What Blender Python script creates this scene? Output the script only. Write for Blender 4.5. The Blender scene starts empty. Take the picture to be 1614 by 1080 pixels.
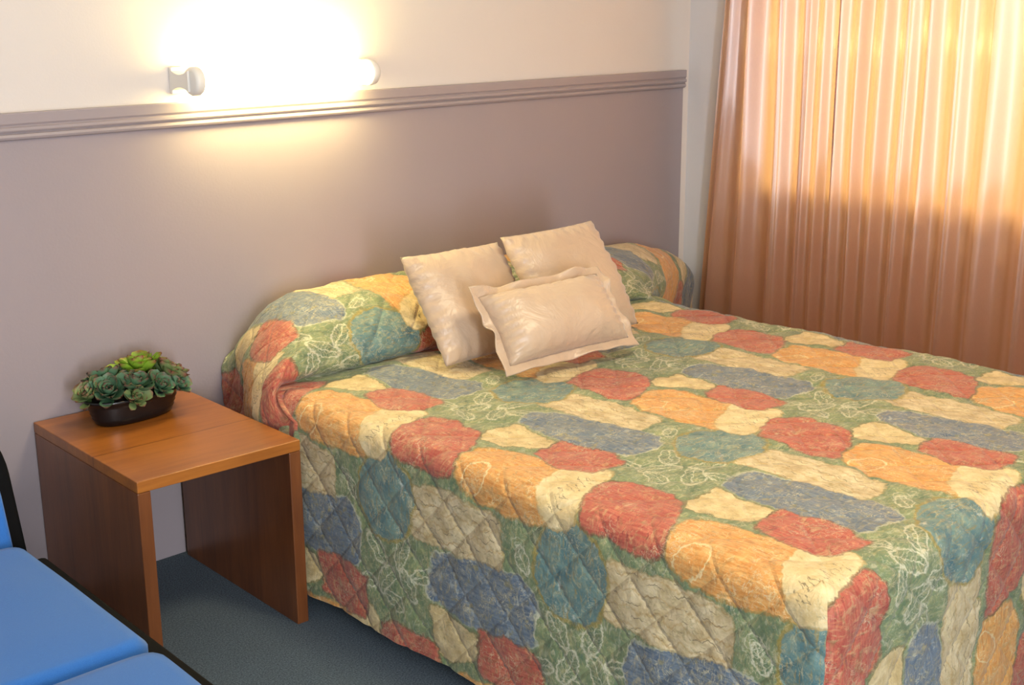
import bpy, bmesh, math, random
import numpy as np
from mathutils import Vector, Matrix, noise

# ------------------------------------------------------------------ camera
F_PX = 2021.57
CAM = Vector((-1.2287, -3.0067, 1.4732))
YAW, PITCH, ROLL = 0.7719, -0.2599, -0.0059
scene = bpy.context.scene
COL = scene.collection
fw = Vector((math.sin(YAW) * math.cos(PITCH), math.cos(YAW) * math.cos(PITCH), math.sin(PITCH)))
rt = Vector((math.cos(YAW), -math.sin(YAW), 0.0))
up = rt.cross(fw)
r2 = rt * math.cos(ROLL) + up * math.sin(ROLL)
u2 = up * math.cos(ROLL) - rt * math.sin(ROLL)
cam_data = bpy.data.cameras.new('camera')
cam = bpy.data.objects.new('camera', cam_data)
COL.objects.link(cam)
m = Matrix.Identity(4)
for i in range(3):
    m[i][0], m[i][1], m[i][2], m[i][3] = r2[i], u2[i], -fw[i], CAM[i]
cam.matrix_world = m
cam_data.sensor_width = 36.0
cam_data.lens = F_PX / 1614.0 * 36.0
cam_data.clip_start = 0.05
scene.camera = cam

# ------------------------------------------------------------------ world, light, exposure
scene.view_settings.view_transform = 'Standard'
scene.view_settings.look = 'None'
scene.view_settings.exposure = 0.0
scene.view_settings.gamma = 1.0
scene.view_settings.use_curve_mapping = False
world = bpy.data.worlds.new('world')
scene.world = world
world.use_nodes = True
bgn = world.node_tree.nodes['Background']
bgn.inputs[0].default_value = (0.75, 0.85, 1.0, 1)
bgn.inputs[1].default_value = 1.0


def area(name, loc, target, sx, sy, power, color, spread=math.pi):
    d = bpy.data.lights.new(name, 'AREA')
    d.shape = 'RECTANGLE'
    d.size, d.size_y, d.energy, d.color = sx, sy, power, color
    d.spread = spread
    o = bpy.data.objects.new(name, d)
    COL.objects.link(o)
    o.location = loc
    o.rotation_euler = (Vector(target) - Vector(loc)).to_track_quat('-Z', 'Y').to_euler()
    return o


# daylight outside the curtained window, and added fill lights: one behind the camera, one warm overhead
area('window_daylight', (4.9, -1.6, 1.9), (2.6, -1.3, 1.45), 2.6, 1.6, 165, (1.0, 0.95, 0.88))
area('rear_fill_light', (-1.25, -5.16, 1.12), (-1.25, 0.0, 1.12), 0.6, 1.95, 150, (0.92, 0.95, 1.0))
area('overhead_fill_light', (0.8, -1.9, 2.36), (0.8, -1.9, 0.0), 0.45, 0.45, 31, (1.0, 0.84, 0.56))

TUBE_STRENGTH = 48.0


# ------------------------------------------------------------------ helpers
def lin(r, g, b):
    return tuple(((c / 255) / 12.92 if c / 255 <= 0.04045 else ((c / 255 + 0.055) / 1.055) ** 2.4) for c in (r, g, b)) + (1.0,)


def tag(o, label=None, cat=None, group=None, kind=None):
    if label: o['label'] = label
    if cat: o['category'] = cat
    if group: o['group'] = group
    if kind: o['kind'] = kind
    return o


def obj(name, bm, mat, parent=None, smooth=False, mods=None):
    me = bpy.data.meshes.new(name)
    bm.normal_update()
    bm.to_mesh(me)
    bm.free()
    if smooth:
        me.polygons.foreach_set('use_smooth', [True] * len(me.polygons))
    o = bpy.data.objects.new(name, me)
    COL.objects.link(o)
    if mat: me.materials.append(mat)
    if parent: o.parent = parent
    return o


def empty(name, loc=(0, 0, 0), rz=0.0):
    o = bpy.data.objects.new(name, None)
    o.empty_display_size = 0.1
    COL.objects.link(o)
    o.location = loc
    o.rotation_euler = (0, 0, rz)
    return o


def add_box(bm, x0, x1, y0, y1, z0, z1, bevel=0.0, seg=2):
    r = bmesh.ops.create_cube(bm, size=1.0)
    vs = r['verts']
    for v in vs:
        v.co = Vector(((x0 + x1) / 2 + v.co.x * (x1 - x0), (y0 + y1) / 2 + v.co.y * (y1 - y0), (z0 + z1) / 2 + v.co.z * (z1 - z0)))
    if bevel > 0:
        es = list({e for v in vs for e in v.link_edges})
        bmesh.ops.bevel(bm, geom=es, offset=bevel, segments=seg, profile=0.5, affect='EDGES')


def box(name, x0, x1, y0, y1, z0, z1, mat, parent=None, bevel=0.0, seg=2, smooth=False):
    bm = bmesh.new()
    add_box(bm, x0, x1, y0, y1, z0, z1, bevel, seg)
    return obj(name, bm, mat, parent, smooth)


def lathe_x(bm, prof, cy, cz, n=32):
    """rings around an axis along x; prof = [(x, r)...]"""
    rings = []
    for x, r in prof:
        rings.append([bm.verts.new((x, cy + r * math.cos(2 * math.pi * k / n), cz + r * math.sin(2 * math.pi * k / n))) for k in range(n)])
    for a, b in zip(rings, rings[1:]):
        for k in range(n):
            bm.faces.new((a[k], a[(k + 1) % n], b[(k + 1) % n], b[k]))
    bm.faces.new(rings[0][::-1])
    bm.faces.new(rings[-1])
    bmesh.ops.recalc_face_normals(bm, faces=bm.faces)


# ------------------------------------------------------------------ node expression compiler
class G:
    def __init__(s, mat):
        s.nt = mat.node_tree
        s.cnt = 0

    def node(s, t, **kw):
        n = s.nt.nodes.new(t)
        for k, v in kw.items(): setattr(n, k, v)
        return n

    def put(s, sock, v):
        if isinstance(v, X): s.nt.links.new(v.s, sock)
        elif isinstance(v, bpy.types.NodeSocket): s.nt.links.new(v, sock)
        else: sock.default_value = v

    def math(s, op, a, b=None, c=None, clamp=False):
        n = s.node('ShaderNodeMath', operation=op, use_clamp=clamp)
        s.put(n.inputs[0], a)
        if b is not None: s.put(n.inputs[1], b)
        if c is not None: s.put(n.inputs[2], c)
        return X(s, n.outputs[0])

    def mix(s, f, a, b):
        n = s.node('ShaderNodeMix', data_type='RGBA')
        s.put(n.inputs[0], f); s.put(n.inputs[6], a); s.put(n.inputs[7], b)
        return n.outputs[2]

    def mul(s, f, a, b):
        n = s.node('ShaderNodeMix', data_type='RGBA', blend_type='MULTIPLY')
        s.put(n.inputs[0], f); s.put(n.inputs[6], a); s.put(n.inputs[7], b)
        return n.outputs[2]

    def noise(s, vec, scale, detail=2.0, rough=0.5, color=False, dist=0.0):
        n = s.node('ShaderNodeTexNoise')
        s.put(n.inputs['Vector'], vec)
        n.inputs['Scale'].default_value = scale
        n.inputs['Detail'].default_value = detail
        n.inputs['Roughness'].default_value = rough
        n.inputs['Distortion'].default_value = dist
        return n.outputs['Color'] if color else X(s, n.outputs['Fac'])

    def vec(s, x, y, z=0.0):
        n = s.node('ShaderNodeCombineXYZ')
        s.put(n.inputs[0], x); s.put(n.inputs[1], y); s.put(n.inputs[2], z)
        return n.outputs[0]

    def sep(s, v):
        n = s.node('ShaderNodeSeparateXYZ'); s.put(n.inputs[0], v)
        return X(s, n.outputs[0]), X(s, n.outputs[1]), X(s, n.outputs[2])

    def mapr(s, v, a, b, c=0.0, d=1.0):
        n = s.node('ShaderNodeMapRange', clamp=True)
        s.put(n.inputs[0], v)
        for i, q in enumerate((a, b, c, d)): n.inputs[i + 1].default_value = q
        return X(s, n.outputs[0])

    def bump(s, h, strength, dist):
        n = s.node('ShaderNodeBump')
        n.inputs['Strength'].default_value = strength
        n.inputs['Distance'].default_value = dist
        s.put(n.inputs['Height'], h)
        return n.outputs[0]


class X:
    def __init__(s, g, sock): s.g, s.s = g, sock
    def __add__(s, o): return s.g.math('ADD', s, o)
    def __radd__(s, o): return s.g.math('ADD', s, o)
    def __sub__(s, o): return s.g.math('SUBTRACT', s, o)
    def __rsub__(s, o): return s.g.math('SUBTRACT', o, s)
    def __mul__(s, o): return s.g.math('MULTIPLY', s, o)
    def __rmul__(s, o): return s.g.math('MULTIPLY', s, o)
    def max(s, o): return s.g.math('MAXIMUM', s, o)
    def min(s, o): return s.g.math('MINIMUM', s, o)
    def abs(s): return s.g.math('ABSOLUTE', s)


def new_mat(name, rough=0.6, spec=0.3, sheen=0.0, metallic=0.0):
    mt = bpy.data.materials.new(name)
    mt.use_nodes = True
    b = mt.node_tree.nodes['Principled BSDF']
    b.inputs['Roughness'].default_value = rough
    b.inputs['Specular IOR Level'].default_value = spec
    b.inputs['Sheen Weight'].default_value = sheen
    b.inputs['Metallic'].default_value = metallic
    return mt, G(mt), b


def objco(g):
    return g.node('ShaderNodeTexCoord').outputs['Object']


def simple(name, c, rough=0.6, spec=0.3, scale=30, var=0.08, bump=0.0, bscale=200, sheen=0.0):
    mt, g, b = new_mat(name, rough, spec, sheen)
    co = objco(g)
    n = g.noise(co, scale, 3)
    d = tuple(q * (1 - var) for q in c[:3]) + (1,)
    l = tuple(min(1, q * (1 + var)) for q in c[:3]) + (1,)
    g.put(b.inputs['Base Color'], g.mix(n, d, l))
    if bump:
        g.put(b.inputs['Normal'], g.bump(g.noise(co, bscale, 3), 0.5, bump))
    return mt


# ------------------------------------------------------------------ materials
M_white = simple('cream_wall_paint', lin(216, 208, 201), 0.7, 0.2, 6, 0.02, 0.0006, 160)
M_white_cool = simple('cool_light_wall_paint', lin(205, 205, 210), 0.7, 0.2, 6, 0.02, 0.0006, 160)  # same white wall, with the window wall's bluish light put into the colour
M_mauve = simple('mauve_dado_paint', lin(156, 145, 148), 0.42, 0.35, 5, 0.03, 0.0006, 140)
M_trim = simple('mauve_gloss_trim_paint', lin(158, 147, 149), 0.35, 0.45, 5, 0.02)
M_ceil = simple('ceiling_paint', lin(232, 230, 225), 0.8, 0.2, 5, 0.02)
M_black = simple('black_frame_paint', lin(9, 9, 10), 0.8, 0.12, 20, 0.1)
M_plastic = simple('white_plastic', lin(225, 222, 215), 0.35, 0.5, 5, 0.01)
M_mattress = simple('mattress_ticking', lin(220, 216, 205), 0.8, 0.2, 40, 0.04)
M_base = simple('bed_base_fabric', lin(110, 108, 112), 0.9, 0.1, 80, 0.1)
M_screw = simple('steel_screw', lin(110, 105, 100), 0.3, 0.6, 10, 0.02)

# carpet
M_carpet, g, b = new_mat('blue_grey_carpet', 0.95, 0.05, 0.15)
co = objco(g)
n1 = g.noise(co, 12, 4, 0.6); n2 = g.noise(co, 260, 3, 0.75)
c = g.mix(g.mapr(n2, 0.35, 0.65), lin(38, 54, 68), lin(112, 130, 142))
c = g.mul(0.5, c, g.mix(n1, (0.7, 0.7, 0.7, 1), (1, 1, 1, 1)))
g.put(b.inputs['Base Color'], c)
g.put(b.inputs['Normal'], g.bump(n2, 1.0, 0.004))


def wood(name, dark, light, axis, sc=1.0, seam=False, rough=0.32):
    mt, g, b = new_mat(name, rough, 0.45)
    co = objco(g)
    x, y, z = g.sep(co)
    k = [14.0, 14.0, 14.0]
    k[axis] = 1.2
    v = g.vec(x * (k[0] * sc), y * (k[1] * sc), z * (k[2] * sc))
    gr = g.noise(v, 1.0, 5, 0.6, dist=0.6)
    fine = g.noise(g.vec(x * (k[0] * 9), y * (k[1] * 9), z * (k[2] * 9)), 1.0, 3, 0.6)
    blotch = g.noise(co, 5, 2)
    f = gr * 0.6 + fine * 0.22 + blotch * 0.25
    c = g.mix(g.mapr(f, 0.34, 0.74), dark, light)
    if seam:
        w = ((y + 0.335).abs())
        c = g.mul(g.mapr(w, 0.0008, 0.0034, 0.8, 0.0), c, (0.35, 0.25, 0.2, 1))
        side = g.math('GREATER_THAN', y, -0.335)
        c = g.mul(side * 0.6, c, (0.9, 0.86, 0.82, 1))
    g.put(b.inputs['Base Color'], c)
    g.put(b.inputs['Normal'], g.bump(fine, 0.12, 0.0008))
    b.inputs['Coat Weight'].default_value = 0.25
    b.inputs['Coat Roughness'].default_value = 0.25
    return mt


M_woodtop = wood('honey_timber_top', lin(122, 66, 22), lin(180, 112, 44), 0, 1.0, True)
M_woodside = wood('shaded_timber_side', lin(86, 46, 22), lin(132, 78, 40), 2, 1.0)  # same timber as the top, with the sides' shade put into the colour

# blue upholstery
M_blue, g, b = new_mat('royal_blue_weave', 0.85, 0.15, 0.25)
co = objco(g)
n = g.noise(co, 900, 2); n3 = g.noise(co, 7, 3)
c = g.mix(n, lin(32, 88, 164), lin(62, 126, 202))
c = g.mul(0.4, c, g.mix(n3, (0.82, 0.85, 0.9, 1), (1, 1, 1, 1)))
g.put(b.inputs['Base Color'], c)
g.put(b.inputs['Normal'], g.bump(n, 0.5, 0.0008))

# satin cushions
M_satin, g, b = new_mat('champagne_satin', 0.36, 0.5, 0.3)
co = objco(g)
n = g.noise(co, 9, 4, 0.6, dist=0.8); n2 = g.noise(co, 34, 3, 0.6)
g.put(b.inputs['Base Color'], g.mix(n2, lin(186, 162, 138), lin(196, 172, 148)))
g.put(b.inputs['Normal'], g.bump(n, 0.35, 0.03))

# curtain
M_curtain = bpy.data.materials.new('peach_satin_curtain')
M_curtain.use_nodes = True
g = G(M_curtain)
nt = M_curtain.node_tree
pb = nt.nodes['Principled BSDF']
co = objco(g)
x, y, z = g.sep(co)
wv = g.noise(g.vec(y * 900, z * 60, 0.0), 1.0, 2)
g.put(pb.inputs['Base Color'], g.mix(wv, lin(176, 136, 114), lin(198, 157, 134)))
pb.inputs['Roughness'].default_value = 0.30
pb.inputs['Specular IOR Level'].default_value = 1.0
pb.inputs['Coat Weight'].default_value = 0.3
pb.inputs['Coat Roughness'].default_value = 0.28
pb.inputs['Sheen Weight'].default_value = 0.4
tr = g.node('ShaderNodeBsdfTranslucent')
tr.inputs['Color'].default_value = lin(255, 190, 108)
mx = g.node('ShaderNodeMixShader')
mx.inputs[0].default_value = 0.46
nt.links.new(pb.outputs[0], mx.inputs[1]); nt.links.new(tr.outputs[0], mx.inputs[2])
gl = g.node('ShaderNodeBsdfGlossy')
gl.inputs['Color'].default_value = (0.95, 0.86, 0.84, 1)
gl.inputs['Roughness'].default_value = 0.24
gl.inputs['Anisotropy'].default_value = 0.85
g.put(gl.inputs['Tangent'], g.vec(0.0, 0.0, 1.0))
mx2 = g.node('ShaderNodeMixShader')
mx2.inputs[0].default_value = 0.15
nt.links.new(mx.outputs[0], mx2.inputs[1]); nt.links.new(gl.outputs[0], mx2.inputs[2])
nt.links.new(mx2.outputs[0], nt.nodes['Material Output'].inputs[0])

# tube light
M_tube, g, b = new_mat('glowing_opal_tube', 0.4)
b.inputs['Base Color'].default_value = (1, 0.95, 0.85, 1)
b.inputs['Emission Color'].default_value = (1.0, 0.81, 0.34, 1)
b.inputs['Emission Strength'].default_value = TUBE_STRENGTH

M_glass, g, b = new_mat('window_glass', 0.02)
b.inputs['Transmission Weight'].default_value = 1.0
b.inputs['IOR'].default_value = 1.0

M_pot = simple('glossy_black_pot', lin(14, 14, 17), 0.28, 0.55, 20, 0.1)
M_soil = simple('dark_potting_mix', lin(40, 34, 28), 0.95, 0.1, 90, 0.4, 0.004, 120)


def leaf_mat(name, base, tip, under):
    mt, g, b = new_mat(name, 0.45, 0.35)
    at = g.node('ShaderNodeUVMap')
    at.uv_map = 'leafuv'
    u, v, _ = g.sep(at.outputs[0])
    n = g.noise(objco(g), 60, 3)
    c = g.mix(g.mapr(v + (n - 0.5) * 0.3, 0.0, 0.8), base, under)
    c = g.mix(g.mapr(v + (n - 0.5) * 0.2, 0.84, 1.0), c, tip)
    g.put(b.inputs['Base Color'], c)
    b.inputs['Subsurface Weight'].default_value = 0.0
    return mt


M_leaf_a = leaf_mat('blue_green_succulent', lin(44, 84, 56), lin(120, 84, 74), lin(84, 118, 88))
M_leaf_b = leaf_mat('lime_succulent', lin(96, 140, 22), lin(140, 92, 62), lin(132, 168, 52))
M_leaf_c = leaf_mat('olive_succulent', lin(74, 104, 54), lin(138, 88, 74), lin(116, 132, 84))


# patchwork print ------------------------------------------------------------
def fabric_material():
    mt, g, b = new_mat('patchwork_print_quilt', 0.55, 0.3, 0.2)
    PW, PL = 0.588, 0.571
    uvn = g.node('ShaderNodeUVMap'); uvn.uv_map = 'fabric'
    S0, T0, _ = g.sep(uvn.outputs[0])
    uv = uvn.outputs[0]
    wcol = g.noise(uv, 16, 3, 0.6, color=True)
    wx, wy, _ = g.sep(wcol)
    wcol2 = g.noise(uv, 90, 2, 0.6, color=True)
    wx2, wy2, _ = g.sep(wcol2)
    S = S0 + (wx - 0.5) * 0.040 + (wx2 - 0.5) * 0.012
    T = T0 + (wy - 0.5) * 0.040 + (wy2 - 0.5) * 0.012
    S1 = S0 + (wx2 - 0.5) * 0.014 + (wx - 0.5) * 0.03
    T1 = T0 + (wy2 - 0.5) * 0.014 + (wy - 0.5) * 0.03
    # painterly streak fields
    st_s = g.noise(g.vec(S0 * 22, T0 * 190), 1.0, 3, 0.65, dist=0.6)    # streaks along s
    st_t = g.noise(g.vec(S0 * 190, T0 * 22), 1.0, 3, 0.65, dist=0.6)    # streaks along t
    blot = g.noise(uv, 24, 4, 0.65)
    fine = g.noise(uv, 240, 2, 0.6)

    def local(cx, cy, a=S, bb=T):
        px = g.math('WRAP', a - cx, PW / 2, -PW / 2)
        py = g.math('WRAP', bb - cy, PL / 2, -PL / 2)
        return px, py

    def poly(pts):
        cx = sum(p[0] for p in pts) / len(pts); cy = sum(p[1] for p in pts) / len(pts)
        px, py = local(cx, cy)
        q = sorted([(p[0] - cx, p[1] - cy) for p in pts], key=lambda p: math.atan2(p[1], p[0]))
        d = None
        for i in range(len(q)):
            (x0, y0), (x1, y1) = q[i], q[(i + 1) % len(q)]
            nx, ny = (y1 - y0), -(x1 - x0)
            L = math.hypot(nx, ny); nx /= L; ny /= L
            cc = nx * x0 + ny * y0
            e = g.math('MULTIPLY_ADD', px, nx, g.math('MULTIPLY_ADD', py, ny, -cc))
            d = e if d is None else g.math('SMOOTH_MAX', d, e, 0.022)
        return d, px, py

    def ell(cx, cy, rx, ry, rot=0.0, a=S, bb=T):
        px, py = local(cx, cy, a, bb)
        if rot:
            c_, s_ = math.cos(rot), math.sin(rot)
            px, py = px * c_ + py * s_, py * c_ - px * s_
        l = g.math('SQRT', (px * (1 / rx)) * (px * (1 / rx)) + (py * (1 / ry)) * (py * (1 / ry)))
        return (l - 1.0) * min(rx, ry), px, py

    inside = lambda d, w=0.0032: g.mapr(d, -w, w, 1.0, 0.0)
    edge = lambda d, w=0.004, off=0.0: g.mapr((d - off).abs(), w * 0.3, w, 1.0, 0.0)

    # base green
    col = g.mix(g.mapr(blot, 0.32, 0.68), lin(104, 130, 96), lin(148, 160, 112))
    col = g.mix(g.mapr(st_s, 0.5, 0.75) * 0.5, col, lin(84, 124, 112))
    # white wispy brushing on the green
    col = g.mix(g.mapr(g.noise(g.vec(S0 * 30, T0 * 60), 1.0, 4, 0.7, dist=1.5), 0.53, 0.66) * 0.6, col, lin(206, 206, 178))
    # leaves drawn in white line on green
    LV = [(.715, 1.44, .046, .021, .5), (.785, 1.41, .042, .020, -.7), (.80, 1.50, .045, .020, .25), (.725, 1.52, .044, .021, -.5),
          (.69, 1.37, .034, .017, 1.3), (.76, 1.57, .038, .017, 1.2), (.67, 1.47, .034, .017, -1.2), (.79, 1.34, .036, .017, .2),
          (1.02, 1.87, .03, .016, .9), (.905, 1.315, .030, .016, -.6)]
    ink = None
    fill = None
    for (cx, cy, rx, ry, ro) in LV:
        d, px, py = ell(cx, cy, rx, ry, ro, S1, T1)
        ol = edge(d, 0.0028)
        rib = edge(py, 0.0022) * inside(d)
        bars = g.mapr(g.math('PINGPONG', px + (py.abs()) * -0.8, 0.0055), 0.0, 0.0016, 0.7, 0.0) * inside(d)
        k = ol.max(rib).max(bars)
        ink = k if ink is None else ink.max(k)
        f = inside(d)
        fill = f if fill is None else fill.max(f)
    # spiral
    px, py = local(.93, 1.868, S1, T1)
    r = g.math('SQRT', px * px + py * py)
    th = g.math('ARCTAN2', py, px) * (0.0085 / (2 * math.pi))
    sp = g.mapr(g.math('PINGPONG', r - th, 0.00425), 0.0, 0.0014, 1.0, 0.0) * g.mapr(r, 0.021, 0.023, 1.0, 0.0)
    ink = ink.max(sp)
    ink = ink * g.mapr(fine, 0.25, 0.5)
    col = g.mix(fill * 0.18, col, lin(58, 96, 84))
    col = g.mix(ink * 0.85, col, lin(226, 224, 196))

    def layer(col, d, pcol, ecol, ew=0.0045, es=0.75, off=0.001):
        col = g.mix(inside(d), col, pcol)
        return g.mix(edge(d, ew, off) * es * g.mapr(blot, 0.25, 0.5), col, ecol)

    och = lin(160, 140, 60)
    # denim blue
    d, px, py = poly([(.77, 1.575), (.83, 1.60), (.862, 1.75), (.868, 1.88), (.83, 1.93), (.72, 1.915), (.694, 1.84), (.698, 1.68), (.715, 1.60)])
    pc = g.mix(g.mapr(st_t, 0.35, 0.65), lin(88, 108, 132), lin(132, 146, 156))
    pc = g.mix(g.mapr(g.noise(uv, 42, 3, 0.6), 0.58, 0.66) * 0.65, pc, lin(150, 142, 92))
    pc = g.mix(g.mapr(g.noise(g.vec(S0 * 30, T0 * 55, 3.0), 1.0, 3, 0.6, dist=1.0), 0.62, 0.68) * 0.7, pc, lin(186, 194, 190))
    col = layer(col, d, pc, lin(196, 200, 180), 0.0035, 0.8)
    # cream stripes
    d, px, py = poly([(.848, 1.53), (.975, 1.535), (.99, 1.70), (.965, 1.825), (.865, 1.83), (.845, 1.65)])
    pc = g.mix(g.mapr(blot, 0.35, 0.65), lin(206, 182, 134), lin(236, 220, 180))
    wl = g.math('PINGPONG', S0 + (g.noise(g.vec(S0 * 6, T0 * 28), 1.0, 3, 0.6) * 0.05), 0.0125)
    pc = g.mix(g.mapr(wl, 0.0, 0.0018, 1.0, 0.0) * g.mapr(g.noise(uv, 30, 2), 0.45, 0.56) * 0.8, pc, lin(84, 70, 52))
    pc = g.mix(g.mapr(g.math('PINGPONG', S0 + 0.012 + (g.noise(g.vec(S0 * 6, T0 * 22, 4.0), 1.0, 3, 0.6) * 0.07), 0.018), 0.0, 0.004, 1.0, 0.0) * 0.55, pc, lin(188, 150, 86))
    col = layer(col, d, pc, lin(170, 140, 80), 0.003, 0.5)
    # blue green oval
    d, px, py = ell(.918, 1.445, .108, .096)
    pc = g.mix(g.mapr(blot, 0.35, 0.65), lin(84, 126, 134), lin(122, 152, 142))
    pc = g.mix(g.mapr(st_s, 0.56, 0.66) * 0.75, pc, lin(158, 140, 84))
    pc = g.mix(g.mapr(g.noise(g.vec(S0 * 26, T0 * 48, 7.0), 1.0, 4, 0.7), 0.6, 0.7) * 0.75, pc, lin(206, 212, 202))
    col = layer(col, d, pc, och, 0.006, 0.8, 0.002)
    # small cream quad with green border
    q = [(.612, 1.589), (.712, 1.597), (.70, 1.67), (.69, 1.742), (.614, 1.75), (.59, 1.674), (.57, 1.63)]
    d, px, py = poly(q)
    col = g.mix(inside(d, 0.003) * 0.0 + edge(d, 0.007, 0.006) * 0.6, col, lin(120, 140, 96))
    pc = g.mix(g.mapr(blot, 0.35, 0.65), lin(214, 186, 128), lin(238, 218, 168))
    pc = g.mix(g.mapr(g.noise(g.vec(S0 * 60, T0 * 20, 2.0), 1.0, 2, 0.5, dist=2.0), 0.49, 0.5) * g.mapr(g.noise(g.vec(S0 * 60, T0 * 20, 2.0), 1.0, 2, 0.5, dist=2.0), 0.51, 0.5) * 0.5, pc, lin(120, 96, 56))
    col = layer(col, d, pc, lin(120, 110, 60), 0.003, 0.8)
    # orange
    d, px, py = poly([(.425, 1.68), (.474, 1.655), (.548, 1.65), (.578, 1.70), (.584, 1.88), (.50, 1.92), (.41, 1.95), (.392, 1.84), (.402, 1.74)])
    pc = g.mix(g.mapr(st_t, 0.35, 0.65), lin(216, 144, 66), lin(242, 186, 112))
    r = g.math('SQRT', (px + 0.03) * (px + 0.03) + (py + 0.07) * (py + 0.07))
    ow = edge(r, 0.003, 0.0) * 0.0
    e1, _, _ = ell(.448, 1.725, .042, .030, .4, S1, T1)
    ow = edge(e1, 0.0028).max(g.mapr(g.noise(g.vec(S0 * 34, T0 * 34, 5.0), 1.0, 3, 0.6, dist=1.2), 0.595, 0.61) * 0.75 * g.mapr(g.noise(g.vec(S0 * 34, T0 * 34, 5.0), 1.0, 3, 0.6, dist=1.2), 0.64, 0.62))
    pc = g.mix(ow * 0.85, pc, lin(250, 226, 170))
    col = layer(col, d, pc, lin(176, 140, 70), 0.004, 0.7)
    # cream patch with pencil scribble
    d, px, py = poly([(.410, 1.372), (.474, 1.324), (.571, 1.294), (.634, 1.37), (.60, 1.43), (.50, 1.44), (.44, 1.46), (.412, 1.435)])
    pc = g.mix(g.mapr(blot, 0.35, 0.65), lin(230, 204, 146), lin(243, 224, 176))
    zz = g.math('PINGPONG', px * 1.0 + py * 0.35, 0.0095)
    zig = (zz * 4.2 - 0.02 + (wx - 0.5) * 0.03) - (py + 0.004)
    zl = g.mapr(zig.abs(), 0.002, 0.0062, 1.0, 0.0) * g.mapr(px.abs(), 0.062, 0.066, 1.0, 0.0)
    pc = g.mix(zl * g.mapr(g.noise(uv, 60, 2), 0.40, 0.55) * 0.75, pc, lin(86, 76, 62))
    col = layer(col, d, pc, lin(200, 160, 80), 0.003, 0.5)
    # red lens and red octagon
    for pts in ([(.60, 1.185), (.70, 1.172), (.716, 1.29), (.695, 1.37), (.59, 1.36), (.570, 1.29)],
                [(.432, 1.465), (.51, 1.424), (.596, 1.418), (.626, 1.47), (.614, 1.585), (.55, 1.632), (.435, 1.668), (.418, 1.62), (.424, 1.52)]):
        d, px, py = poly(pts)
        pc = g.mix(g.mapr(st_t, 0.35, 0.65), lin(176, 76, 64), lin(208, 118, 94))
        pc = g.mix(g.mapr(g.noise(g.vec(S0 * 26, T0 * 80, 9.0), 1.0, 3, 0.6, dist=1.5), 0.58, 0.66) * 0.5, pc, lin(222, 138, 96))
        pc = g.mix(g.mapr(g.noise(g.vec(S0 * 30, T0 * 90, 12.0), 1.0, 3, 0.6, dist=1.5), 0.60, 0.66) * 0.55, pc, lin(128, 40, 48))
        col = layer(col, d, pc, lin(120, 84, 60), 0.004, 0.7)
    # overall brushwork: pale dry-brush marks, olive glaze and dark scumble across every patch
    wa = g.noise(g.vec(S0 * 26, T0 * 44, 21.0), 1.0, 5, 0.72, dist=2.2)
    wb = g.noise(g.vec(S0 * 40, T0 * 24, 31.0), 1.0, 5, 0.72, dist=2.2)
    col = g.mix(g.mapr(wa, 0.51, 0.64) * 0.38, col, lin(226, 208, 150))
    col = g.mix(g.mapr(wb, 0.52, 0.66) * 0.42, col, lin(128, 122, 76))
    col = g.mul(g.mapr(blot, 0.62, 0.36) * 0.5, col, (0.72, 0.72, 0.70, 1))
    # pale line scribbles over the whole cloth
    cn = g.noise(g.vec(S0 * 30, T0 * 30, 41.0), 1.0, 3, 0.6, dist=1.8)
    sc_ = g.mapr((cn - 0.5).abs(), 0.006, 0.018, 1.0, 0.0) * g.mapr(g.noise(uv, 11, 2), 0.46, 0.56)
    col = g.mix(sc_ * 0.5, col, lin(222, 214, 178))
    col = g.mul(1.0, col, (0.84, 0.83, 0.82, 1))
    g.put(b.inputs['Base Color'], col)
    # quilting stitch lines (diamonds) and cloth crinkle
    P = 0.131
    q1 = g.math('PINGPONG', S0 + T0, P / 2)
    q2 = g.math('PINGPONG', S0 - T0 + 0.04, P / 2)
    seam = g.mapr(q1.min(q2), 0.0, 0.010, 0.0, 1.0)
    cr = g.noise(uv, 28, 4, 0.6, dist=0.8)
    h = seam * 0.55 + cr * 1.1 + g.noise(uv, 90, 2) * 0.25
    g.put(b.inputs['Normal'], g.bump(h, 0.6, 0.006))
    return mt


M_fabric = fabric_material()

# ------------------------------------------------------------------ the room
RX = 2.617        # right wall face
Z_TOP, Z_TRIM = 1.2275, 1.1636
LX, BY, CZ = -2.6, -5.0, 2.45
tag(box('floor', LX - .1, RX + .1, BY - .1, 0.1, -0.1, 0.0, M_carpet), kind='structure')
tag(box('ceiling', LX - .1, RX + .1, BY - .1, 0.1, CZ, CZ + .1, M_ceil), kind='structure')
tag(box('wall_back', LX - .1, RX + .1, 0.0, 0.1, 0, CZ, M_white), kind='structure')
tag(box('wall_left', LX - .1, LX, BY, 0.0, 0, CZ, M_white), kind='structure')


def wall_with_hole(name, axis, c0, c1, a0, a1, h0, h1, z0, z1, mat):
    bm = bmesh.new()
    for (p, q, zz0, zz1) in ((a0, h0, 0, CZ), (h1, a1, 0, CZ), (h0, h1, 0, z0), (h0, h1, z1, CZ)):
        if axis == 'x': add_box(bm, c0, c1, p, q, zz0, zz1)
        else: add_box(bm, p, q, c0, c1, zz0, zz1)
    return tag(obj(name, bm, mat), kind='structure')


WY0, WY1, WZ0, WZ1 = -2.45, -0.33, 0.815, 2.1
wall_with_hole('wall_right', 'x', RX, RX + .1, BY, 0.0, WY0, WY1, WZ0, WZ1, M_white_cool)
RW = (-2.2, 0.4, 0.06, 2.2)  # unseen window added for the rear fill, full height to lengthen curtain highlights
wall_with_hole('wall_front', 'y', BY - .1, BY, LX, RX, RW[0], RW[1], RW[2], RW[3], M_white)
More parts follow.
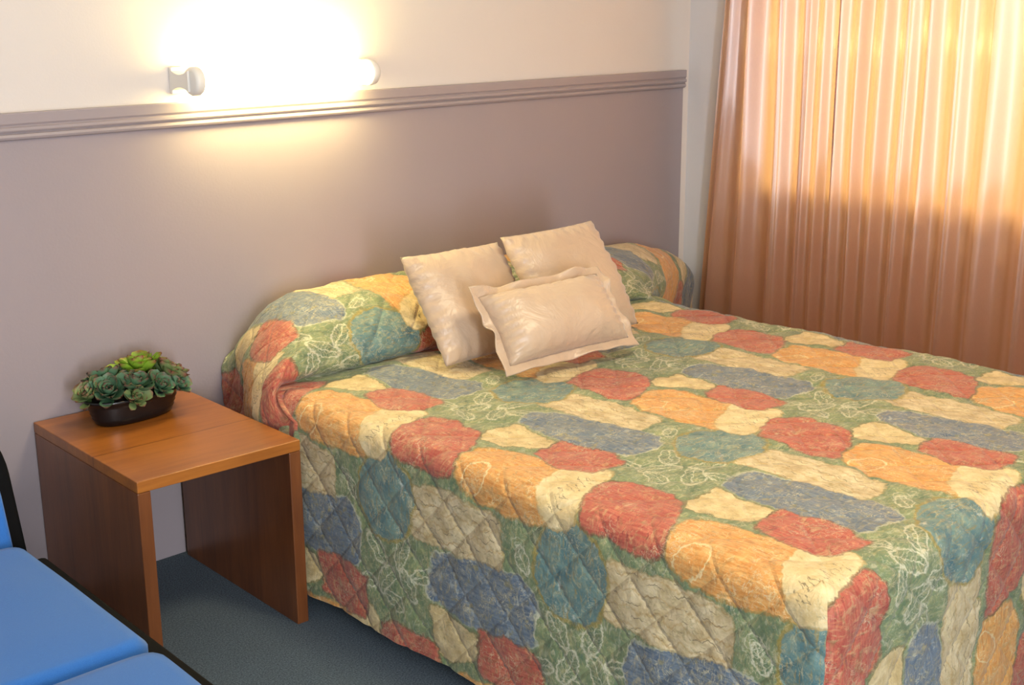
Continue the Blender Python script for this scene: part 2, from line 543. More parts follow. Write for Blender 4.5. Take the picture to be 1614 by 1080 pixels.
# window in the right wall, behind the curtain
wf = bmesh.new()
for (y0, y1, z0, z1) in ((WY0, WY0 + .045, WZ0, WZ1), (WY1 - .045, WY1, WZ0, WZ1), (WY0, WY1, WZ0, WZ0 + .045), (WY0, WY1, WZ1 - .045, WZ1)):
    add_box(wf, RX + .03, RX + .07, y0, y1, z0, z1)
w1 = tag(obj('window_1', wf, M_plastic), kind='structure')
box('window_glass', RX + .047, RX + .052, WY0 + .04, WY1 - .04, WZ0 + .04, WZ1 - .04, M_glass, w1)
wf = bmesh.new()
for (x0, x1, z0, z1) in ((RW[0], RW[0] + .05, RW[2], RW[3]), (RW[1] - .05, RW[1], RW[2], RW[3]), (RW[0], RW[1], RW[2], RW[2] + .05), (RW[0], RW[1], RW[3] - .05, RW[3]), (-.93, -.88, RW[2], RW[3])):
    add_box(wf, x0, x1, BY - .07, BY - .03, z0, z1)
tag(obj('added_rear_window', wf, M_plastic), kind='structure')

# mauve dado board and its moulded rail
tag(box('trim_1', LX, 2.577, -0.009, 0.0, 0.0, Z_TOP - .004, M_mauve, bevel=0.002), kind='structure')
bm = bmesh.new()
H = Z_TOP - Z_TRIM
prof = [(0.0, Z_TOP), (-.022, Z_TOP), (-.023, Z_TOP - .002), (-.023, Z_TOP - .024), (-.021, Z_TOP - .027), (-.019, Z_TOP - .029),
        (-.019, Z_TOP - .031), (-.0235, Z_TOP - .034), (-.0245, Z_TOP - .040), (-.022, Z_TOP - .044), (-.0165, Z_TOP - .0455), (-.0165, Z_TOP - .0475),
        (-.021, Z_TOP - .050), (-.0225, Z_TOP - .056), (-.020, Z_TOP - .061), (-.014, Z_TRIM), (0.0, Z_TRIM)]
ends = []
for xx in (LX, 2.577):
    ends.append([bm.verts.new((xx, p[0], p[1])) for p in prof])
for i in range(len(prof)):
    j = (i + 1) % len(prof)
    bm.faces.new((ends[0][i], ends[0][j], ends[1][j], ends[1][i]))
bm.faces.new(ends[0][::-1]); bm.faces.new(ends[1])
bmesh.ops.recalc_face_normals(bm, faces=bm.faces)
tag(obj('trim_2', bm, M_trim), kind='structure')

# ------------------------------------------------------------------ wall lamp
LZ, LY = 1.283, -0.085
lamp = tag(empty('wall_lamp', (0.8, 0.0, LZ)), 'glowing white tube light fixed to the wall just above the mauve rail', 'lamp')


def shift(bm, o):
    for v in bm.verts: v.co -= Vector(o)
    return bm


LO = (0.8, 0.0, LZ)
bm = bmesh.new(); lathe_x(bm, [(.515, .028), (.517, .033), (.58, .034), (1.0, .034), (1.044, .033), (1.050, .030)], LY, LZ)
tube = obj('lamp_tube', shift(bm, LO), M_tube, lamp, True)
bm = bmesh.new(); lathe_x(bm, [(.488, .028), (.490, .033), (.495, .0365), (.510, .0365), (.514, .034), (.516, .030)], LY, LZ)
obj('socket', shift(bm, LO), M_plastic, lamp, True)
bm = bmesh.new(); lathe_x(bm, [(1.049, .030), (1.051, .036), (1.060, .0365), (1.072, .034), (1.080, .026), (1.082, .010)], LY, LZ)
obj('socket', shift(bm, LO), M_plastic, lamp, True)


def bracket(x0, x1, xs0, xs1):
    bm = bmesh.new()
    add_box(bm, x0, x1, -.014, 0.0, LZ - .034, LZ + .034, .003)
    # swept arm from the plate to the socket
    n = 8
    rings = []
    for k in range(n + 1):
        f = k / n
        e = f * f * (3 - 2 * f)
        xa, xb = x0 + (xs0 - x0) * e, x1 + (xs1 - x1) * e
        y = -.010 + (LY + .010) * f
        hh = .026 - .010 * math.sin(f * math.pi)
        rings.append([bm.verts.new(p) for p in ((xa, y, LZ - hh), (xb, y, LZ - hh), (xb, y, LZ + hh), (xa, y, LZ + hh))])
    for a, b2 in zip(rings, rings[1:]):
        for k in range(4): bm.faces.new((a[k], a[(k + 1) % 4], b2[(k + 1) % 4], b2[k]))
    bm.faces.new(rings[0]); bm.faces.new(rings[-1])
    bmesh.ops.recalc_face_normals(bm, faces=bm.faces)
    br = obj('bracket', shift(bm, LO), M_plastic, lamp)
    bm = bmesh.new(); bmesh.ops.create_uvsphere(bm, u_segments=12, v_segments=6, radius=.004)
    for v in bm.verts: v.co += Vector(((x0 * .7 + x1 * .3), -.0145, LZ + .004)) - Vector(LO)
    obj('screw', bm, M_screw, br, True)


bracket(.478, .52, .482, .492)
bracket(1.085, 1.118, 1.078, 1.082)

# ------------------------------------------------------------------ bedside table
TX1, TYF, TH, TW, TD, TR = .419, -.5915, .472, .415, .562, -.043
table = tag(empty('bedside_table', (TX1, TYF, 0), TR), 'open square brown timber bedside table between the blue sofa and the bed', 'table')
bm = bmesh.new(); add_box(bm, -TW, 0, 0, TD, TH - .027, TH, .0022, 2)
top = obj('tabletop', bm, M_woodtop, table)
# timber coordinates are object space: the seam sits 22 cm behind the front edge
for v in top.data.vertices: v.co.y -= TYF * 0 + .555
top.location = (0, .555, 0)
for (x0, x1) in ((-TW, -TW + .031), (-.031, 0)):
    box('side_panel', x0, x1, .001, TD - .001, 0, TH - .0275, M_woodside, table, .0022)

# ------------------------------------------------------------------ potted succulents
PX, PY = .228, -.150
plant = tag(empty('potted_plant', (PX, PY, TH + .0005), .07), 'green succulents in a ribbed oval black pot on the bedside table', 'potted plant')


def oval(bm, rx, ry, z, n=56):
    rx *= 1.08
    return [bm.verts.new((rx * math.copysign(abs(math.cos(a)) ** .85, math.cos(a)), ry * math.copysign(abs(math.sin(a)) ** .85, math.sin(a)), z)) for a in [2 * math.pi * k / n for k in range(n)]]


def bridge(bm, rings, cap0=True, cap1=False):
    for a, c2 in zip(rings, rings[1:]):
        n = len(a)
        for k in range(n): bm.faces.new((a[k], a[(k + 1) % n], c2[(k + 1) % n], c2[k]))
    if cap0: bm.faces.new(rings[0][::-1])
    if cap1: bm.faces.new(rings[-1])


bm = bmesh.new()
prof = [(.088, .046, 0), (.094, .051, .003), (.098, .054, .012), (.1015, .057, .018), (.1005, .056, .022), (.105, .060, .030), (.104, .059, .034),
        (.109, .063, .043), (.108, .062, .047), (.113, .066, .057), (.118, .070, .062), (.119, .071, .068), (.115, .067, .069), (.110, .062, .060)]
bridge(bm, [oval(bm, *p) for p in prof])
pot = obj('pot', bm, M_pot, plant, True)
bm = bmesh.new(); bridge(bm, [oval(bm, .108, .060, .050), oval(bm, .108, .060, .060), oval(bm, .05, .03, .066)], True, True)
obj('soil', bm, M_soil, plant, True)


def leaf(bm, uvl, M, L, W, cup, thick=.0022, nl=7, nw=5):
    top_v, bot_v = [], []
    for i in range(nl + 1):
        v = i / nl
        w = W * (0.22 + 0.95 * math.sin(math.pi * min(1, v * .80) * .98) ** 1.3) * (1 if v < .86 else max(.22, 1 - ((v - .86) / .14) ** 2 * .78))
        r1, r3 = [], []
        for j in range(nw):
            u = (j / (nw - 1) - .5) * 2
            x = u * w / 2
            z = cup * (v ** 2) * L + .28 * w * u * u
            r1.append((bm.verts.new(M @ Vector((x, v * L, z + thick * (1 - u * u)))), (j / (nw - 1), v)))
            r3.append((bm.verts.new(M @ Vector((x, v * L, z - thick * (1 - u * u) - .0002))), (j / (nw - 1), v)))
        top_v.append(r1); bot_v.append(r3)

    def f(q):
        fc = bm.faces.new([a[0] for a in q])
        for lp, a in zip(fc.loops, q): lp[uvl].uv = a[1]
    for i in range(nl):
        for j in range(nw - 1):
            f((top_v[i][j], top_v[i][j + 1], top_v[i + 1][j + 1], top_v[i + 1][j]))
            f((bot_v[i][j], bot_v[i + 1][j], bot_v[i + 1][j + 1], bot_v[i][j + 1]))


def rosette(cx, cy, cz, R, tilt, mat, seed, n=26, wf=.55):
    rnd = random.Random(seed)
    bm = bmesh.new()
    uvl = bm.loops.layers.uv.new('leafuv')
    base = Matrix.Translation((cx, cy, cz)) @ Matrix.Rotation(tilt[0], 4, 'X') @ Matrix.Rotation(tilt[1], 4, 'Y')
    for k in range(n):
        f = k / (n - 1)
        ang = k * 2.39996 + rnd.uniform(-.15, .15)
        L = R * (1.0 - .62 * f) * rnd.uniform(.86, 1.12)
        el = math.radians(4 + 68 * f) + rnd.uniform(-.12, .12)
        M = base @ Matrix.Rotation(ang, 4, 'Z') @ Matrix.Translation((0, .003, f * R * .18)) @ Matrix.Rotation(el, 4, 'X')
        leaf(bm, uvl, M, L, L * wf * rnd.uniform(.85, 1.15), rnd.uniform(.15, .42))
    bmesh.ops.remove_doubles(bm, verts=bm.verts, dist=.0001)
    obj('succulent_rosette', bm, mat, plant, True)


for i, (cx, cy, cz, R, tl, mt, n, wf_) in enumerate([
    (.040, .030, .092, .078, (-.10, .05), M_leaf_b, 30, .52),
    (.098, -.006, .078, .062, (.15, .55), M_leaf_c, 24, .58),
    (-.012, -.028, .080, .062, (.40, .05), M_leaf_a, 26, .60),
    (-.072, -.018, .074, .060, (.45, -.35), M_leaf_a, 26, .60),
    (-.104, .014, .070, .054, (.1, -.65), M_leaf_c, 20, .58),
    (-.046, .034, .088, .060, (-.35, -.15), M_leaf_a, 24, .55),
    (.048, -.044, .070, .050, (.75, .15), M_leaf_a, 22, .62),
    (-.030, -.056, .062, .040, (1.0, .0), M_leaf_c, 18, .60),
    (.108, .028, .080, .058, (-.2, .6), M_leaf_c, 20, .56),
    (.100, -.042, .066, .044, (.9, .5), M_leaf_a, 18, .64)]):
    rosette(cx, cy, cz, R, tl, mt, 40 + i, n, wf_)

# ------------------------------------------------------------------ bed under the spread
XL, XR, YF, ZB = .452, 1.935, -2.012, .5425
bed = tag(empty('bed', (0, 0, 0)), 'double bed standing against the mauve wall beneath the patchwork quilt', 'bed')
box('mattress', XL + .16, XR - .06, YF + .05, -.06, .30, ZB - .034, M_mattress, bed, .03, 3, True)
box('bed_base', XL + .12, XR - .08, YF + .05, -.10, .08, .30, M_base, bed, .01)
for (xx, yy) in ((XL + .2, YF + .16), (XR - .16, YF + .16), (XL + .2, -.2), (XR - .16, -.2)):
    bm = bmesh.new()
    bmesh.ops.create_cone(bm, segments=16, radius1=.025, radius2=.03, depth=.08, cap_ends=True)
    for v in bm.verts: v.co += Vector((xx, yy, .04))
    obj('leg', bm, M_black, bed, True)


def catmull(P, n):
    out = []
    P = [Vector(p) for p in P]
    for i in range(len(P) - 1):
        p0, p1, p2, p3 = P[max(0, i - 1)], P[i], P[i + 1], P[min(len(P) - 1, i + 2)]
        for k in range(n):
            t = k / n
            out.append(.5 * ((2 * p1) + (p2 - p0) * t + (2 * p0 - 5 * p1 + 4 * p2 - p3) * t * t + (3 * p1 - 3 * p2 + p3 - p0) * t ** 3))
    out.append(P[-1])
    return out


def spread():
    bm = bmesh.new()
    R = .048
    HEM = .05
    drop = ZB - R - HEM
    V = {}
    data = []      # (co, s, t, hump weight)

    ls = bm.verts.layers.float.new('fab_s')
    lt = bm.verts.layers.float.new('fab_t')

    def vert(co, s, t):
        v = bm.verts.new(co)
        v[ls] = s
        v[lt] = t
        data.append((s, t))
        return v
    # profile along the bed: from the wall over the pillows, then flat
    hp = catmull([(-.014, .56), (-.020, .625), (-.055, .675), (-.12, .703), (-.19, .706), (-.27, .700), (-.345, .675), (-.405, .635), (-.430, .592), (-.420, .562), (-.396, .546), (-.430, .5435)], 6)
    prof = [(p[0], p[1]) for p in hp]
    y = -.437
    yend = YF + R
    nflat = 124
    for k in range(1, nflat + 1):
        prof.append((-.430 + (yend + .430) * k / nflat, ZB))
    nh = len(hp)
    # t coordinate: -y on the flat
    ts = [0.0] * len(prof)
    for i in range(len(prof)):
        if i >= nh - 1: ts[i] = -prof[i][0]
    for i in range(nh - 2, -1, -1):
        ts[i] = ts[i + 1] - math.hypot(prof[i + 1][0] - prof[i][0], prof[i + 1][1] - prof[i][1])
    NT, NE, NS = 120, 12, 44
    sin, cos = math.sin, math.cos

    def section(i):
        y, zt = prof[i]
        hum = max(0.0, zt - ZB)
        w = min(1.0, hum / .12)
        tt = ts[i]
        # side x near the head flares in
        fl = max(0.0, 1 + y / .46)
        xl = XL + .125 * fl
        xr = XR + .55 * min(1.0, max(0, fl - .06) * 1.3)
        if i < nh:
            # monotone y for the hanging part
            ys = -.43 if i == nh - 1 else -.014 + (-.545 + .014) * (i / (nh - 2)) ** .9
        else:
            ys = y
        if 4 < i < nh - 2: xl -= .018 * min(1, i / (nh - 1) * 1.4)
        fr = min(1.0, max(0.0, (i / (nh - 1) - .50) / .25)) if i < nh else 1.0
        fr = fr * fr * (3 - 2 * fr)
        a = R + (.26 - R) * w ** .7 * (1 - .80 * fr)
        ar = R + (.46 - R) * w ** .6 * (1 - .45 * fr)
        b_ = R + hum
        row = []
        cen = 1.19
        # columns left to right
        left = []
        x_core_l, x_core_r = xl + a, xr - ar
        arcq = lambda a_, b2: math.pi / 4 * (3 * (a_ + b2) - math.sqrt((3 * a_ + b2) * (a_ + 3 * b2)))
        AL, AR = arcq(a, b_), arcq(ar, b_)
        s_l0 = x_core_l - 0.0
        for k in range(NS, 0, -1):
            d = (ZB - R - HEM) * k / NS
            kf = min(1, k / NS * 2.2)
            yy = y + (ys - y) * kf if i < nh else y
            left.append(((xl, ys if i < nh else y, ZB - R - d), s_l0 - AL - d, tt))
        for k in range(NE, 0, -1):
            th = k / NE * math.pi / 2
            f = k / NE
            yy = y + (ys - y) * f ** 2 if i < nh else y
            left.append(((x_core_l - a * sin(th), yy, zt - b_ * (1 - cos(th))), s_l0 - AL * f, tt))
        mid = []
        for k in range(NT + 1):
            x = x_core_l + (x_core_r - x_core_l) * k / NT
            # slight sag between the two pillows
            zz = zt - hum * .10 * math.exp(-((x - 1.28) / .12) ** 2) - hum * .26 * max(0, (x - 1.3) / .7)
            mid.append(((x, y, zz), x, tt))
        right = []
        zr = mid[-1][0][2]
        for k in range(1, NE + 1):
            th = k / NE * math.pi / 2
            f = k / NE
            yy = y + (ys - y) * f ** 2 if i < nh else y
            right.append(((x_core_r + ar * sin(th), yy, zr - (zr - ZB + R) * (1 - cos(th))), x_core_r + AR * f, tt))
        for k in range(1, NS + 1):
            d = (ZB - R - HEM) * k / NS
            right.append(((xr, ys if i < nh else y, ZB - R - d), x_core_r + AR + d, tt))
        off = .09 * min(1, max(0, (nh - 1 - i) / 8))
        hw = off / .09
        out = []
        for p in left + mid + right:
            s_ = p[1]
            sh = off - .01 * hw * min(1, max(0, (s_ - 1.25) / .35))
            if s_ > x_core_r: s_ = x_core_r + (s_ - x_core_r) * (1 - .15 * hw)
            out.append(vert(p[0], s_ + sh, p[2]))
        return out
    rows = [section(i) for i in range(len(prof))]
    faces = []
    for a, c2 in zip(rows, rows[1:]):
        for k in range(len(a) - 1):
            bm.faces.new((a[k], c2[k], c2[k + 1], a[k + 1]))
    # foot flap
    xcl, xcr = XL + R, XR - R
    tf = -yend
    qa = math.pi / 2 * R
    DN = NE + NS
    ds = [qa * k / NE for k in range(NE + 1)] + [qa + drop * k / NS for k in range(1, NS + 1)]

    def hv(d):
        if d <= qa:
            th = d / R
            return R * math.sin(th), R * (1 - math.cos(th))
        return R, R + d - qa
    flap = []
    for d in ds:
        h, vv = hv(d)
        flap.append([vert((xcl + (xcr - xcl) * k / NT, yend - h, ZB - vv), xcl + (xcr - xcl) * k / NT, tf + d) for k in range(NT + 1)])
    for a, c2 in zip(flap, flap[1:]):
        for k in range(NT): bm.faces.new((a[k], c2[k], c2[k + 1], a[k + 1]))
    # tailored corners: a rounded quarter turn with the seam in the middle
    NA = 6
    for side in (-1, 1):
        cx = xcl if side < 0 else xcr
        for half in (0, 1):
            cols = []
            for k in range(NA + 1):
                f = k / NA
                if half == 0:
                    ang = f * math.pi / 4
                else:
                    ang = math.pi / 4 + f * math.pi / 4
                nx, ny = side * math.cos(ang), -math.sin(ang)
                col = []
                for d in ds:
                    h, vv = hv(d)
                    hh = h * (1 + .10 * math.sin(2 * ang) * min(1, vv / .3))
                    if half == 0:
                        s = cx + side * d
                        t = tf + R * ang
                    else:
                        s = cx + side * R * (math.pi / 2 - ang)
                        t = tf + d
                    col.append(vert((cx + nx * hh, yend + ny * hh, ZB - vv), s, t))
                cols.append(col)
            for a, c2 in zip(cols, cols[1:]):
                for k in range(len(ds) - 1):
                    q = (a[k], a[k + 1], c2[k + 1], c2[k])
                    bm.faces.new(q if side < 0 else q[::-1])
    # uv, then merge
    uvl = bm.loops.layers.uv.new('fabric')
    bm.verts.index_update()
    for f in bm.faces:
        for lp in f.loops: lp[uvl].uv = data[lp.vert.index]
    bmesh.ops.remove_doubles(bm, verts=bm.verts, dist=.0006)
    bm.normal_update()
    # quilting relief and soft undulation, along the normal
    P = .131
    pp = lambda v, sc: sc - abs((v % (2 * sc)) - sc)
    moves = []
    for v in bm.verts:
        s, t = v[ls], v[lt]
        p_ = v.co
        q1 = pp(s + t, P / 2); q2 = pp(s - t + .04, P / 2)
        q = min(q1, q2) / (P / 4)
        puff = (.0062 if p_.z < ZB - R else .0038) * (1 - (1 - min(1, q)) ** 2.2)
        p = v.co
        w = noise.noise(Vector((s * 7, t * 7, 1.3))) * .006 + noise.noise(Vector((s * 19, t * 19, 4.1))) * .0030 + noise.noise(Vector((s * 42, t * 42, 9.1))) * .0014
        below = max(0.0, ZB - R - p.z)
        hang = math.sin(t * 15 + 1.2 + 2 * noise.noise(Vector((t * 3, 0, 0)))) * .004 * min(1, below / .3) * (1 if p.y > -1.9 else .6)
        if p.y > -.40: w *= 1.7
        moves.append(v.normal * (puff + w + (hang if abs(v.normal.x) > .5 else 0)) + Vector((0, 0, 0)))
    for v, mv in zip(bm.verts, moves):
        v.co += mv
        v.co.y = min(v.co.y, -.0115)
    bm.verts.layers.float.remove(bm.verts.layers.float['fab_s'])
    bm.verts.layers.float.remove(bm.verts.layers.float['fab_t'])
    return bm


sp = obj('bedspread', spread(), M_fabric, None, True)
tag(sp, 'quilted patchwork bedspread in red, orange, cream, green and blue covering the bed', 'bedspread')


# ------------------------------------------------------------------ cushions
def cushion(name, label, W, Hh, T, BL, yaw, lean, roll, flange=0.0, seed=1, pinch=.045, group=None):
    """a stuffed cushion; local x across, local z up, y thickness; origin at the bottom centre"""
    rnd = random.Random(seed)
    n = 44
    bm = bmesh.new()
    grid = {}
    sgn_rows = {}
    for side in (-1, 1):
        for i in range(n + 1):
            for j in range(n + 1):
                u, v = (i / n - .5) * 2, (j / n - .5) * 2
                edge_u = 1 - pinch * (1 - (v * v)) * 1.0
                edge_v = 1 - pinch * (1 - (u * u)) * 1.0
                x = u * W / 2 * edge_u if abs(u) else 0
                z = v * Hh / 2 * edge_v
                body = (max(0, 1 - abs(u) ** 2.6) * max(0, 1 - abs(v) ** 2.6)) ** .52
                th = T / 2 * body
                nn = noise.noise(Vector((x * 9 + seed * 3, z * 9, side * 2.2)))
                n2 = noise.noise(Vector((x * 24 + seed, z * 24, side * 5.2)))
                th += (nn * .015 + n2 * .0035) * body ** .5
                # puckers running in from the seams
                e = min(1 - abs(u), 1 - abs(v))
                s_ = (u if abs(v) > abs(u) else v)
                th += .0034 * math.sin(s_ * 30 + seed + 3 * nn) * math.exp(-((e - .10) / .10) ** 2)
                if (i in (0, n) or j in (0, n)) and side == 1:
                    grid[(side, i, j)] = grid[(-1, i, j)]
                    continue
                grid[(side, i, j)] = bm.verts.new((x, side * th * (1 if side < 0 else .8), z + Hh / 2))
    for side in (-1, 1):
        for i in range(n):
            for j in range(n):
                q = [grid[(side, i, j)], grid[(side, i + 1, j)], grid[(side, i + 1, j + 1)], grid[(side, i, j + 1)]]
                try: bm.faces.new(q if side < 0 else q[::-1])
                except ValueError: pass
    root_m = None
    ex = Vector((math.cos(yaw), math.sin(yaw), 0)); nn_ = Vector((-math.sin(yaw), math.cos(yaw), 0))
    upv = Vector((0, 0, 1)) * math.cos(lean) + nn_ * math.sin(lean)
    e1 = ex * math.cos(roll) + upv * math.sin(roll)
    u1 = upv * math.cos(roll) - ex * math.sin(roll)
    e2 = u1.cross(e1)
    org = Vector(BL) + e1 * (W / 2)
    M = Matrix(((e1[0], e2[0], u1[0], org[0]), (e1[1], e2[1], u1[1], org[1]), (e1[2], e2[2], u1[2], org[2]), (0, 0, 0, 1)))
    if not flange:
        o = obj(name, bm, M_satin, None, True)
        o.matrix_world = M
        tag(o, label, 'cushion', group)
        return o
    # flanged cushion: an Oxford border around the stuffed body
    root = empty(name)
    root.matrix_world = M
    tag(root, label, 'cushion', group)
    obj('cushion_body', bm, M_satin, root, True)
    bm = bmesh.new()
    N = 160
    rings = []
    for r in range(7):
        f = r / 6
        ring = []
        for k in range(N):
            a = k / N * 4
            sd, q = int(a), a - int(a)
            u, v = [(-1 + 2 * q, -1), (1, -1 + 2 * q), (1 - 2 * q, 1), (-1, 1 - 2 * q)][sd]
            eu = 1 - pinch * (1 - v * v); ev = 1 - pinch * (1 - u * u)
            bx, bz = u * W / 2 * eu * .985, v * Hh / 2 * ev * .985
            ox = bx + (flange * f) * (u if abs(u) > .93 else u * .15 + 0) * (1.0 if abs(abs(u) - 1) < 1e-6 else max(0, (abs(u) - .8) / .2) ** 2)
            oz = bz + (flange * f) * (v if abs(abs(v) - 1) < 1e-6 else v * max(0, (abs(v) - .8) / .2) ** 2)
            wob = math.sin(k * .32 + seed) * .004 + noise.noise(Vector((k * .13, seed, 0))) * .030
            ring.append(bm.verts.new((ox, wob * f - (.006 * f), oz + Hh / 2)))
        rings.append(ring)
    for a, c2 in zip(rings, rings[1:]):
        for k in range(N): bm.faces.new((a[k], a[(k + 1) % N], c2[(k + 1) % N], c2[k]))
    fo = obj('flange', bm, M_satin, root, True)
    md = fo.modifiers.new('thickness', 'SOLIDIFY'); md.thickness = .003
    return root


cushion('square_cushion', 'plain cream satin square cushion, left of the two leaning on the pillow roll', .360, .318, .12,
        (.872, -.604, .562), .03, .60, -.025, seed=2, pinch=.03, group='square satin cushions')
cushion('square_cushion', 'cream satin square cushion, right of the two leaning on the pillow roll, nearer the curtain', .382, .338, .12,
        (1.188, -.668, .562), .02, .58, .0, seed=5, pinch=.03, group='square satin cushions')
cushion('small_cushion', 'small oblong champagne satin cushion with a frilled border in front of the square ones', .405, .205, .155,
        (.922, -.785, .586), -.15, .70, .035, flange=.026, seed=9, pinch=.06)

# ------------------------------------------------------------------ curtain
ridges = [-.185, -.242, -.339, -.468, -.560, -.615, -.679, -.754, -.834, -.922, -.998, -1.103, -1.205, -1.361, -1.45]
yy = -1.53
rr = random.Random(4)
while yy > -2.62:
    ridges.append(yy); yy -= rr.uniform(.07, .12)


def curtain():
    bm = bmesh.new()
    cols = []
    Y0, Y1 = -.205, -2.6
    n = 1100
    nz = 40
    for i in range(n + 1):
        y = Y0 + (Y1 - Y0) * i / n
        # phase
        k = 0
        while k < len(ridges) - 2 and ridges[k + 1] > y: k += 1
        gap = ridges[k] - ridges[k + 1]
        f = (ridges[k] - y) / gap
        f = min(1.0, max(-.2, f))
        c = .5 + .5 * math.cos(2 * math.pi * f)
        amp = min(.06, gap * .55) * (0.85 + .3 * noise.noise(Vector((k * 1.7, 0, 0))))
        col = []
        for j in range(nz + 1):
            z = .03 + 2.22 * j / nz
            sh = c ** (1.5 - .5 * (z / 2.3))
            am = amp * (1.08 - .25 * z / 2.3)
            x = 2.560 - am * sh - .006 * math.sin(y * 60 + z * 1.5) * (z / 2.0) + .006 * noise.noise(Vector((y * 9, z * 1.2, 0)))
            lat = .008 * noise.noise(Vector((k * 3.1, z * 1.1, 5)))
            ybot = y + lat - (y - Y0) * 0.0
            col.append(bm.verts.new((x, ybot + (.100 * (1 - z / 1.5) if i == 0 else .100 * (1 - z / 1.5) * max(0, 1 - i / 90)), z)))
        cols.append(col)
    for a, c2 in zip(cols, cols[1:]):
        for j in range(nz): bm.faces.new((a[j], a[j + 1], c2[j + 1], c2[j]))
    return bm


cu = tag(obj('curtain', curtain(), M_curtain, None, True), 'full length peach satin curtain in deep folds glowing in front of the window', 'curtain')
trk = box('curtain_track', 2.53, 2.575, -2.7, -.12, 2.25, 2.28, M_plastic, None, .003)
tag(trk, 'white curtain track above the peach curtain', 'curtain track')

# ------------------------------------------------------------------ added ceiling fitting, unseen housing for the warm overhead fill
cl = tag(empty('added_ceiling_fitting', (.8, -1.9, CZ)), 'added square white ceiling fitting over the bed, housing for the overhead fill light', 'light')
box('fill_light_housing', -.27, .27, -.27, .27, -.075, 0.0, M_plastic, cl, .008)

# ------------------------------------------------------------------ sofa
sofa = tag(empty('sofa', (-.8, -.6, 0), -.04), 'bright blue upholstered sofa with black frame left of the bedside table', 'sofa')
SO = Vector((-.8, -.6, 0))


def sbox(name, x0, x1, y0, y1, z0, z1, mat, bev, seg=3, smooth=True, parent=sofa, bulge=0.0, cuts=0):
    bm = bmesh.new()
    add_box(bm, x0 - SO.x, x1 - SO.x, y0 - SO.y, y1 - SO.y, z0, z1, bev, seg)
    o = obj(name, bm, mat, parent, smooth)
    return o


def pad(name, x0, x1, y0, y1, z0, z1, r, crown, seed):
    """soft upholstered pad: rounded box with a crowned top, seam piping separate"""
    bm = bmesh.new()
    nx, ny = 60, 36
    rows = {}
    def sup(u):  # edge rounding factor
        return u
    top, bot = [], []
    for i in range(nx + 1):
        rt_, rb_ = [], []
        for j in range(ny + 1):
            u, v = i / nx * 2 - 1, j / ny * 2 - 1
            # pull corners in
            cx = (x0 + x1) / 2 + u * (x1 - x0) / 2
            cy = (y0 + y1) / 2 + v * (y1 - y0) / 2
            dx = max(0, abs(u) * (x1 - x0) / 2 - ((x1 - x0) / 2 - .05)); dy = max(0, abs(v) * (y1 - y0) / 2 - ((y1 - y0) / 2 - .05))
            if dx > 0 and dy > 0:
                m_ = max(dx, dy); L = math.hypot(dx, dy)
                kx, ky = dx * m_ / L, dy * m_ / L
                cx -= math.copysign(dx - kx, u); cy -= math.copysign(dy - ky, v)
            ed = min((1 - abs(u)) * (x1 - x0) / 2, (1 - abs(v)) * (y1 - y0) / 2)
            h = r - math.sqrt(max(0, r * r - max(0, r - ed) ** 2)) if ed < r else 0
            cr = crown * (1 - u ** 4) * (1 - v ** 4) + .004 * noise.noise(Vector((cx * 5, cy * 5, seed)))
            rt_.append(bm.verts.new((cx - SO.x, cy - SO.y, z1 - h + cr)))
            rb_.append(bm.verts.new((cx - SO.x, cy - SO.y, z0)) )
        top.append(rt_); bot.append(rb_)
    for i in range(nx):
        for j in range(ny):
            bm.faces.new((top[i][j], top[i + 1][j], top[i + 1][j + 1], top[i][j + 1]))
            bm.faces.new((bot[i][j], bot[i][j + 1], bot[i + 1][j + 1], bot[i + 1][j]))
    for i in range(nx):
        bm.faces.new((bot[i][0], bot[i + 1][0], top[i + 1][0], top[i][0]))
        bm.faces.new((top[i][ny], top[i + 1][ny], bot[i + 1][ny], bot[i][ny]))
    for j in range(ny):
        bm.faces.new((bot[0][j + 1], bot[0][j], top[0][j], top[0][j + 1]))
        bm.faces.new((top[nx][j + 1], top[nx][j], bot[nx][j], bot[nx][j + 1]))
    return obj(name, bm, M_blue, sofa, True)


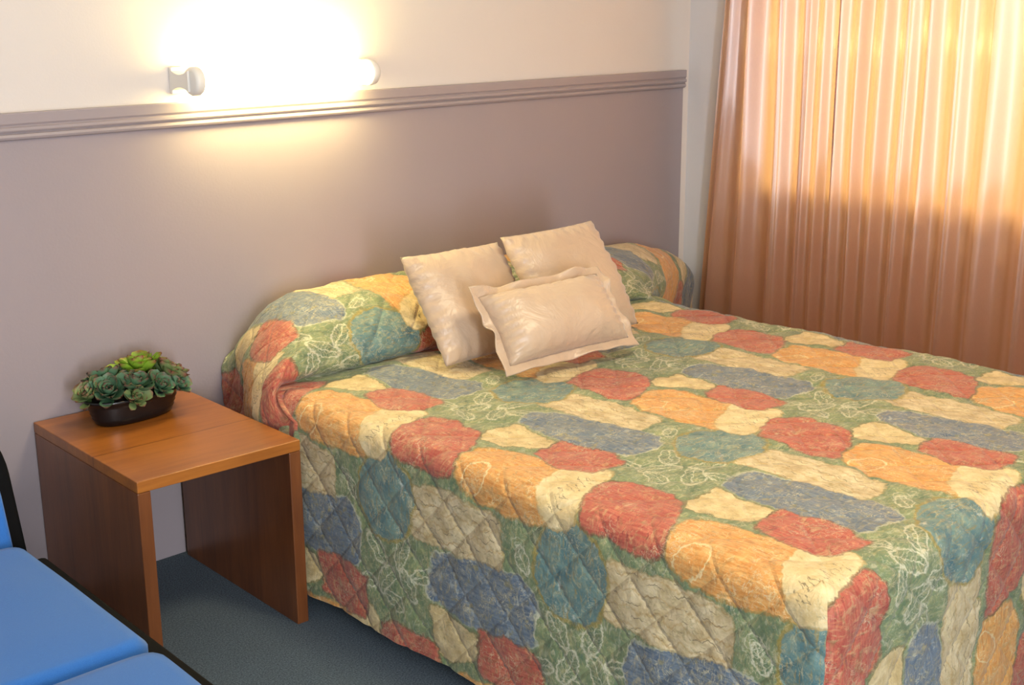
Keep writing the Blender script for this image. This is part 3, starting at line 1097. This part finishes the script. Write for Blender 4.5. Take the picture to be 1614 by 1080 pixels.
SXR = -.240
pad('seat_cushion', -1.35, SXR, -1.100, -.510, .31, .402, .022, .010, 1.0)
pad('seat_cushion', -1.35, SXR, -1.660, -1.112, .31, .402, .022, .010, 2.0)
sbox('seat_frame', -1.36, SXR + .050, -1.66, -.49, .25, .345, M_black, .012)
for (xx, yy) in ((-1.30, -1.60), (-.30, -1.60), (-1.30, -.62), (-.30, -.62)):
    sbox('leg', xx - .025, xx + .025, yy - .025, yy + .025, 0, .26, M_black, .004)


def back_outline(inset):
    # right-hand edge of the reclined back, rounded top corner; (x, height along the back)
    pts = []
    xr, xl, h, r = -.212 - inset, -1.36 + inset, .40 - inset, .20
    pts.append((xl, 0)); pts.append((xr, 0))
    for k in range(0, 15):
        a = k / 14 * math.pi / 2
        pts.append((xr - r + r * math.cos(a), h - r + r * math.sin(a)))
    for k in range(0, 15):
        a = math.pi / 2 + k / 14 * math.pi / 2
        pts.append((xl + r + r * math.cos(a), h - r + r * math.sin(a)))
    return pts


def back_slab(name, inset, d0, d1, mat, bev):
    bm = bmesh.new()
    pts = back_outline(inset)
    lean = .32
    def P(x, hh, d):
        return Vector((x, -.465 + hh * math.sin(lean) + d * math.cos(lean), .32 + hh * math.cos(lean) - d * math.sin(lean))) - SO
    f = [bm.verts.new(P(x, hh, d0)) for x, hh in pts]
    k_ = [bm.verts.new(P(x, hh, d1)) for x, hh in pts]
    n = len(pts)
    bm.faces.new(f); bm.faces.new(k_[::-1])
    for i in range(n): bm.faces.new((f[i], k_[i], k_[(i + 1) % n], f[(i + 1) % n]))
    bmesh.ops.recalc_face_normals(bm, faces=bm.faces)
    fe = [e for e in bm.edges if not (e.verts[0] in f and e.verts[1] in k_) and not (e.verts[1] in f and e.verts[0] in k_)]
    bmesh.ops.bevel(bm, geom=fe, offset=bev, segments=3, profile=.5, affect='EDGES')
    return obj(name, bm, mat, sofa, True)


back_slab('backrest_frame', 0.0, .004, .05, M_black, .008)
back_slab('backrest_cushion', .040, -.045, .012, M_blue, .014)
